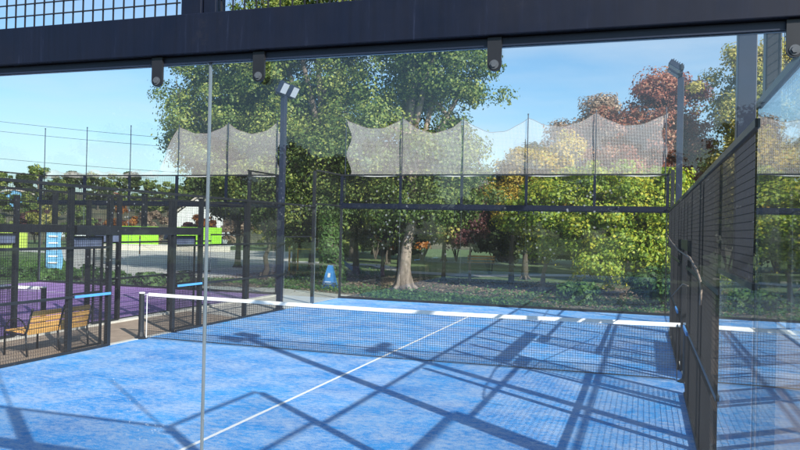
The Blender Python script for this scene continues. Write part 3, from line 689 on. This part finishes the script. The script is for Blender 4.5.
# understory that fills the gap under the big crowns: six kinds of placement, one look
US = 'dark trees of the grove behind the courts'
us = [(-7.6, 31.4, 'a dark rounded tree directly right of the pale trunk behind the far wall'), (-9.6, 33, ''), (-13.6, 36, ''), (3.5, 40.5, ''), (9.5, 43, ''), (-4.0, 47, ''), (-15.5, 47, ''), (16, 38, ''), (-10, 52, ''), (6.5, 52, ''), (13, 54, ''), (0.5, 56, ''), (-21, 58, ''), (21, 46, ''), (-17.2, 34.2, ''), (-6.2, 29.8, ''), (-11.8, 30.3, ''), (-1.2, 34.5, ''), (-8.6, 38.5, '')]
protoU = []
for i, sd in enumerate((81, 82, 83)):
    sh = [[(0, 0, 4.4, 2.3, 2.0, 1.8), (-1.6, 0, 3.4, 1.5, 1.5, 1.2), (1.5, 0, 3.5, 1.6, 1.5, 1.3), (0, 0, 6.0, 1.4, 1.3, 1.2)],
          [(0, 0, 3.6, 2.6, 2.0, 1.5), (.8, 0, 5.2, 1.7, 1.5, 1.3), (-1.2, .2, 5.0, 1.4, 1.4, 1.4)],
          [(0, 0, 4.8, 1.8, 1.8, 2.4), (1.0, 0, 3.2, 1.6, 1.4, 1.1), (-1.1, 0, 3.6, 1.5, 1.4, 1.2)]][i]
    protoU.append(tree('grove_tree', 'x', 0, 0, sh, LF['dark'], 26000, .125, .12, 'bark', US, sd, .45, 50))
usl = ['dark bushy tree behind the blue sign board and the ivy-covered trunk', 'dark tree between the ivy-covered trunk and the plaza', 'dark tree at the plaza edge behind the thin crooked trunk',
       'dark tree under the sparse brownish tree', 'dark tree behind the tall yellow-green tree at the right', 'dark far tree behind the small plum red tree', 'dark tree standing far behind the small orange tree',
       'dark tree behind the second court at the far right', 'far dark tree above the lawn path, left of the pale trunk', 'far dark tree behind the red autumn tree', 'far dark tree deep behind the right hand fence',
       'far dark tree in the gap left of the low yellow-green tree', 'far dark tree at the back right corner of the plaza', 'rightmost dark tree beyond the second court', 'dark tree at the left end of the grove, beside the plaza', 'dark tree squeezed between the ivy-covered trunk and the pale trunk', 'dark tree right behind the thin crooked trunk', 'dark tree behind the trunk of the low yellow-green tree', 'dark tree in front of the small orange tree']
for i, (x, y, _) in enumerate(us):
    s = (1+.22*math.sin(i*2.3)+(.25 if y > 42 else 0)) if i else .72
    if i < 3:
        o = protoU[i]; o.location = (x, y, 0); o.rotation_euler = (0, 0, i*1.3); o.scale = (s, s, s); o['label'] = usl[i]
    else: copy_tree(protoU[i % 3], (x, y, 0), i*1.7, usl[i], (s, s, s*(.9+.2*math.sin(i))))

# ivy on the thick trunk and the wood beyond the lawn
FW = 'large bushes closing the view behind the grove'
protoW = []
def wood_bush(label, x, y, s, lm, seed, proto=protoW):
    if len(proto) < 3:
        o = shrub('large_bush', label, 0, 0, 3.0, 4.6, LF[lm], 13000, seed, .17, FW); proto.append(o); o.location = (x, y, 0); o.scale = (s, s, s)
    else: copy_tree(proto[seed % 3], (x, y, 0), seed*1.3, label, (s, s, s))
# shrubs behind the walls
def shrub(name, label, x, y, r, h, leafm, n, seed, size=.11, group=None):
    rng = random.Random(seed)
    root = thing(name, label, 'shrub', (x, y, 0), 0, group)
    lobes = [(rng.uniform(-.4, .4)*r, rng.uniform(-.3, .3)*r, h*rng.uniform(.4, .6), r*rng.uniform(.5, .8), r*rng.uniform(.5, .7), h*rng.uniform(.35, .5)) for _ in range(5)]
    c, nr, sz, cc = leaf_cloud(lobes, n, size, seed, .28*min(1.3, r)); quads_mesh('foliage', c, nr, sz, leafm, root)
    q = MB()
    for k in range(7):
        a = rng.uniform(0, 6.28); e = (math.cos(a)*r*.5, math.sin(a)*r*.4, h*rng.uniform(.5, .9)); q.tube([(0, 0, -.05), (e[0]*.4, e[1]*.4, e[2]*.5), e], [.03, .02, .006], 5)
    q.build('stem', M['bark'], root); return root
wl = ['left end of the row', 'behind the plaza end of the grove', 'left of the small orange tree', 'right behind the small orange tree', 'left of the pale trunk', 'straight behind the pale trunk',
      'left of the small plum red tree', 'behind the small plum red tree', 'below the thin gold tree', 'left of the low yellow-green tree', 'behind the low yellow-green tree', 'behind the red autumn tree', 'behind the tall yellow-green tree', 'right of the tall yellow-green tree', 'right end of the row']
for i, tx in enumerate(wl):
    x = -24.5+i*3.1; y = (63 if i < 2 else 52)+1.6*math.sin(i*1.9)-(3 if i > 10 else 0)
    wood_bush('large bush in the far row behind the grove, '+tx, x, y, 1.45+.25*math.sin(i*3.1), ('dark', 'dark', 'green')[i % 3], 400+i)
BH = 'trees standing behind the photographer'
for i in range(13):
    x = -58+i*6.2+math.sin(i*2.2); y = -38+1.5*math.sin(i*1.3); sc = 1.08+.1*math.sin(i*4.1)
    copy_tree(protoU[i % 3], (x, y, 0), i*2.1, 'dark tree behind the camera, tree %d of its row' % (i+1), (sc*1.5, sc, sc))['group'] = BH
for i in range(12):  # bushes added out of view to block bright ground reflected in the near glass
    copy_tree(protoW[i % 3], (-56+i*6.0+math.sin(i*2), -34+math.sin(i*1.7), 0), i*1.9, 'unseen large bush added behind the camera, bush %d of its row' % (i+1), (1.25, 1, .95))['group'] = BH
SG = 'autumn shrubs at the foot of the hill'
k = 0
side = ['left end', 'left part', 'middle', 'right part', 'right end']
tones = [('orange', 'orange'), ('mix', 'yellow-green'), ('plum', 'dark red'), ('brown', 'brown'), ('green', 'green')]
for i in range(16):
    x = -66+i*2.6; y = 61+1.5*math.sin(i*2.1)+.33*(x+45); tn = tones[(i*3+i//5) % 5]
    shrub('shrub', '%s shrub at the foot of the hill, %d along from the left' % (tn[1], i+1), x, y, 2.3+.4*math.sin(i), 3.6+.8*math.sin(i*1.7), LF[tn[0]], 3600, 200+i, .22, SG)
HG = 'low green bushes behind the end walls'
hb = [(-17.8, 20.9), (-16.2, 21.1), (-14.7, 21.2), (-13.2, 21.3), (-11.7, 21.5), (-19.6, 21.2)]
for i, (x, y) in enumerate(hb):
    shrub('low_bush', 'low green bush behind the purple court wall, number %d from the left' % (i+1 if i < 5 else 0) if i < 5 else 'low green bush on the lawn at the far left edge, behind the wall', x, y, .8, .42+.1*math.sin(i*2), LF['ivy'], 2200, 300+i, .10, HG)
hb = [(4.9, 22.3, 1.0, 1.15, 'taller green bush below the low yellow-green tree'), (6.6, 22.8, .8, .55, 'green bush just outside the right hand fence beyond the wall'), (2.3, 23.6, .8, .5, 'green bush below the left side of the low yellow-green tree'), (8.6, 23, 1.1, .9, 'green bush behind the second court wall')]
for i, (x, y, r, h, lb) in enumerate(hb): shrub('low_bush', lb, x, y, r, h, LF['ivy'], 5000, 330+i, .10, HG)

# ivy ground cover: leaves nobody could count
rng = np.random.default_rng(5); n = 36000
x = rng.uniform(-9.5, 12, n); y = 20.35+rng.gamma(1.6, 1.15, n)
pat = np.sin(x*1.7+1)*np.cos(y*2.1)+np.sin(x*.6+y*1.3)+rng.normal(0, .35, n)
keep = (pat > -.1) & (y < 27) & ~((x < -5.0) & (y < 22.4)); x, y, pat = x[keep], y[keep], pat[keep]
z = -.05+np.abs(rng.normal(0, 1, len(x)))*.05*(1+np.clip(pat, 0, 1.5)); c = np.stack([x, y, z], 1)
o = quads_mesh('ivy_ground_cover', c, rng.normal(size=(len(x), 3))*.5+np.array([0, -.2, 1]), rng.uniform(.05, .095, len(x)), LF['ivy']); tag(o, 'low green ivy spreading over the soil behind the far glass wall', 'ground cover', kind='stuff')
n = 14000
x = rng.uniform(-14, 14, n); y = rng.uniform(21, 33, n); c = np.stack([x, y, -.035+rng.uniform(0, .02, n)], 1)
o = quads_mesh('fallen_leaves', c, rng.normal(size=(n, 3))*.25+np.array([0, 0, 1]), rng.uniform(.05, .10, n), LF['brown']); tag(o, 'scattered brown fallen leaves on the ground under the trees', 'leaves', kind='stuff')
n = 60000
x = rng.uniform(-34, -9, n); y = 20.6+rng.gamma(1.5, 2.6, n); bad = np.zeros(n, bool); px_, py_ = [a for a, _ in ar], [c for _, c in ar]
for i in range(len(ar)):
    x1, y1 = ar[i]; x2, y2 = ar[i-1]
    bad ^= ((y1 > y) != (y2 > y)) & (x < (x2-x1)*(y-y1)/(y2-y1+1e-9)+x1)
bad |= (x > -13.4) & (y < 24)
x, y = x[~bad], y[~bad]; n = len(x); c = np.stack([x, y, -.05+rng.uniform(0, .07, n)], 1)
nn = rng.normal(size=(n, 3)); nn[:, 2] *= .3
o = quads_mesh('grass_blades', c, nn, rng.uniform(.04, .09, n), LF['ivy']); tag(o, 'short green grass on the lawn left of the plaza', 'grass', kind='stuff')

# ------------------------------------------------------------------ hill trees, houses, poles, cables
HT = 'trees along the crest of the hill'
protoH = []
for i, (lm, sd) in enumerate((('green', 90), ('green', 91), ('dark', 92))):
    protoH.append(tree('hill_tree', 'x', 0, 0, [(0, 0, 4.6, 3.4, 3, 2.4), (-2, 0, 3.4, 2.2, 2, 1.7), (2.1, 0, 3.6, 2.3, 2, 1.8), (.3, 0, 6.1, 2.0, 2, 1.3)], LF[lm], 5200, .36, .25, 'bark', HT, sd, .8, 20))
rt = random.Random(4); cnt = 0; cols = ['light green', 'mid green', 'dark green']
for row, (dist, nn_) in enumerate(((150, 26), (122, 20), (100, 13))):
    for i in range(nn_):
        k = (i*2+row) % 3
        if row == 0 : x = -178+i*5.0
        elif row == 1: x = -148+i*6.2
        else: x = -108+i*6.0
        x += rt.uniform(-1.3, 1.3); y = dist+rt.uniform(-5, 5)+.12*(x+100)
        s = rt.uniform(.8, 1.15)*(.8 if row == 0 else .7); z = hz(x, y)-.2
        lab = '%s hill tree, number %d from the left in the %s row on the hill' % (cols[k], i+1, ('crest', 'middle', 'lowest')[row])
        if cnt < 9 and protoH[k].location.length < .01:
            o = protoH[k]; o.location = (x, y, z); o.scale = (s, s, s); o['label'] = lab
        else: copy_tree(protoH[k], (x, y, z), rt.uniform(0, 6), lab, (s, s, s*rt.uniform(.85, 1.1)))
        cnt += 1
house('house', 'pale blue-grey flat looking house at the far left among the hill trees', -112, 112, 3.6, 11, 7, 3.2, .6, 'skyflag', 'render', .25, 4)
house('house', 'white house with a terracotta roof on the hillside above the mesh fence', -138, 152, 5.2, 12, 8, 3.2, .5, 'white', 'roof', .4, 3)
house('house', 'beige hillside house farther right, half hidden by trees', -124, 156, 4.8, 9, 7, 3.2, .4, 'render', 'roof', .4, 3)

def car(label, x, y, z, rz, m):
    t = thing('parked_car', label, 'car', (x, y, z), rz, 'cars parked at the foot of the hill')
    prof = [(-2.1, .35), (-2.12, .75), (-1.95, .92), (-1.35, .98), (-.75, 1.42), (.75, 1.45), (1.35, 1.0), (2.0, .85), (2.12, .6), (2.1, .35)]
    q = MB(); n = len(prof); w = .85
    q.add([(a, -w*(.86 if c > 1.2 else 1), c) for a, c in prof]+[(a, w*(.86 if c > 1.2 else 1), c) for a, c in prof], [tuple(range(n))[::-1], tuple(range(n, 2*n))]+[(i, (i+1) % n, n+(i+1) % n, n+i) for i in range(n)])
    q.build('body', M[m], t, bevel=.05)
    q = MB()
    for s in (-1, 1): q.add([(-1.15, s*.84, 1.0), (1.15, s*.84, 1.0), (.7, s*.76, 1.38), (-.7, s*.76, 1.38)], [(0, 1, 2, 3)])
    q.build('windows', M['window'], t)
    for a in (-1.3, 1.3):
        for s in (-1, 1):
            q = MB(); q.tube([(a, s*.72, .33), (a, s*.9, .33)], .33, 16); wl = q.build('wheel', M['wire'], t); q = MB(); q.tube([(a, s*.9, .33), (a, s*.915, .33)], .2, 12); q.build('rim', M['car'], wl)
car('silver car parked at the foot of the hill, leftmost of the three', -60, 70.5, hz(-60, 70.5)+.3, .35, 'car')
car('white car parked at the foot of the hill between two others', -52.5, 71.5, hz(-52.5, 71.5)+.3, .3, 'white')
car('dark car parked at the foot of the hill, nearest the white house', -47.4, 73, hz(-47.4, 73)+.3, .3, 'pole')

t = thing('power_cables', 'three thin sagging power cables crossing the sky at the upper left', 'cables', (0, 45, 0))
for (z0, z1) in ((10.9, 7.4), (10.0, 6.9), (7.5, 5.4)):
    q = MB(); q.tube([(-58+46*i/20, 0, z0+(z1-z0)*(i/20)-1.0*math.sin(i/20*PI)*.35+.9*(1-i/20)) for i in range(21)], .014, 4); q.build('cable', M['post'], t)
for lbl, x, y, h in (('wooden utility pole carrying the cables beyond the left edge', -58, 45, 12.0), ('wooden utility pole hidden behind the left tree', -12, 45, 8.0)):
    t = thing('utility_pole', lbl, 'utility pole', (x, y, 0)); q = MB(); q.tube([(0, 0, -.1), (0, 0, h)], [.16, .10], 10); q.build('pole', M['bark'], t); bx('crossarm', (-.9, .9, -.06, .06, h-.6, h-.48), M['bark'], t)
# play structure glimpsed between the trunks, litter bin, red white barrier post
t = thing('play_frame', 'yellow and orange play frame glimpsed between the left tree trunks', 'playground', (-12.5, 33.5, 0))
q = MB()
for a, c in ((-.9, -.5), (.9, -.5), (-.9, .5), (.9, .5)): q.tube([(a, c, -.05), (a, c, 2.5)], .05, 8)
q.build('frame', M['orange'], t); bx('platform', (-.95, .95, -.55, .55, 1.1, 1.18), M['yellow'], t)
q = MB(); q.add([(-1.1, -.6, 2.5), (1.1, -.6, 2.5), (1.1, .6, 2.5), (-1.1, .6, 2.5), (-1.1, 0, 3.1), (1.1, 0, 3.1)], [(0, 1, 5, 4), (3, 4, 5, 2), (0, 4, 3), (1, 2, 5)]); q.build('roof', M['yellow'], t)
q = MB(); q.add([(.95, -.3, 1.18), (.95, .3, 1.18), (2.6, .3, .15), (2.6, -.3, .15), (.95, -.3, 1.12), (.95, .3, 1.12), (2.6, .3, .09), (2.6, -.3, .09)], [(0, 3, 2, 1), (4, 5, 6, 7), (0, 4, 7, 3), (1, 2, 6, 5), (3, 7, 6, 2), (0, 1, 5, 4)]); q.build('slide', M['skyflag'], t)
t = thing('barrier_post', 'thin red and white striped post standing on the pale plaza', 'post', (-27.6, 39.2, 0))
for k in range(6):
    q = MB(); q.tube([(0, 0, k*.25), (0, 0, k*.25+.249)], .05, 8); q.build('band', M['roof'] if k % 2 else M['white'], t)
t = thing('park_bench', 'small far bench beside the lawn path behind the far wall', 'bench', (-4.7, 40.5, 0), .2)
for k in range(3): bx('slat', (-.8, .8, .1+k*.14, .2+k*.14, .42, .46), M['wood'], t)
for k in range(2): bx('back_slat', (-.8, .8, .53, .56, .58+k*.16, .68+k*.16), M['wood'], t)
for sx in (-.65, .65): bx('leg', (sx-.03, sx+.03, .1, .5, -.05, .417), M['post'], t)

# ------------------------------------------------------------------ camera
fitp = (4.435076821361056, -2.504164869311778, 2.2971237990938884, 0.31884902925381464, 0.005740088336596539, 0.022374719730030215, 743.0094936440728)
cx_, cy_, cz_, yaw, pit, rol, F = fitp
f = Vector((-math.sin(yaw)*math.cos(pit), math.cos(yaw)*math.cos(pit), math.sin(pit)))
r = f.cross(Vector((0, 0, 1))).normalized(); u = r.cross(f)
R_ = math.cos(rol)*r+math.sin(rol)*u; U_ = -math.sin(rol)*r+math.cos(rol)*u
cam = bpy.data.cameras.new('camera'); co = bpy.data.objects.new('camera', cam); COL.objects.link(co)
mw = Matrix((( R_.x, U_.x, -f.x, cx_), (R_.y, U_.y, -f.y, cy_), (R_.z, U_.z, -f.z, cz_), (0, 0, 0, 1)))
co.matrix_world = mw; cam.sensor_width = 36; cam.lens = F/800*36; cam.clip_start = .05; cam.clip_end = 5000
S.camera = co

# ------------------------------------------------------------------ light
sd = bpy.data.lights.new('sun', 'SUN'); sd.energy = 4.9; sd.angle = math.radians(.5); sd.color = (1, .95, .87)
so = bpy.data.objects.new('sun', sd); COL.objects.link(so)
to = -Vector((SUN_AZ.x*math.cos(SUN_EL), SUN_AZ.y*math.cos(SUN_EL), math.sin(SUN_EL)))
so.rotation_euler = to.to_track_quat('-Z', 'Y').to_euler()
w = bpy.data.worlds.new('World'); S.world = w; w.use_nodes = True; nt = w.node_tree; nt.nodes.clear(); L = nt.links.new
wo = N(nt, 'ShaderNodeOutputWorld'); bg = N(nt, 'ShaderNodeBackground', i_Strength=.09); L(bg.outputs[0], wo.inputs[0])
sky = N(nt, 'ShaderNodeTexSky', sky_type='NISHITA', sun_disc=False, sun_elevation=SUN_EL, sun_rotation=math.atan2(SUN_AZ.x, SUN_AZ.y), air_density=1.0, dust_density=1.0, ozone_density=1.3)
tc = N(nt, 'ShaderNodeTexCoord'); mp = N(nt, 'ShaderNodeMapping'); mp.inputs['Scale'].default_value = (1.2, 1.2, 7); mp.inputs['Rotation'].default_value = (0, .12, 0); L(tc.outputs['Generated'], mp.inputs[0])
n1 = N(nt, 'ShaderNodeTexNoise', i_Scale=1.6, i_Detail=7, i_Roughness=.55); L(mp.outputs[0], n1.inputs['Vector'])
cr = ramp(nt, [(.42, (0, 0, 0)), (.78, (.6, .6, .6))], n1.outputs[0])
mx = N(nt, 'ShaderNodeMixRGB', i_Color2=(5.6, 6.0, 6.4, 1)); L(cr.outputs[0], mx.inputs[0]); tn_ = N(nt, 'ShaderNodeMixRGB', blend_type='MULTIPLY', i_Fac=1.0, i_Color2=(.76, 1.0, 1.14, 1)); L(sky.outputs[0], tn_.inputs[1]); L(tn_.outputs[0], mx.inputs[1]); L(mx.outputs[0], bg.inputs[0])
vs_ = S.view_settings; vs_.view_transform = 'Standard'; vs_.look = 'None'; vs_.gamma = 1; vs_.use_curve_mapping = False; vs_.exposure = .74
S.render.resolution_x = 1024; S.render.resolution_y = 576
S.cycles.max_bounces = 10; S.cycles.transparent_max_bounces = 32; S.cycles.glossy_bounces = 4; S.cycles.diffuse_bounces = 3
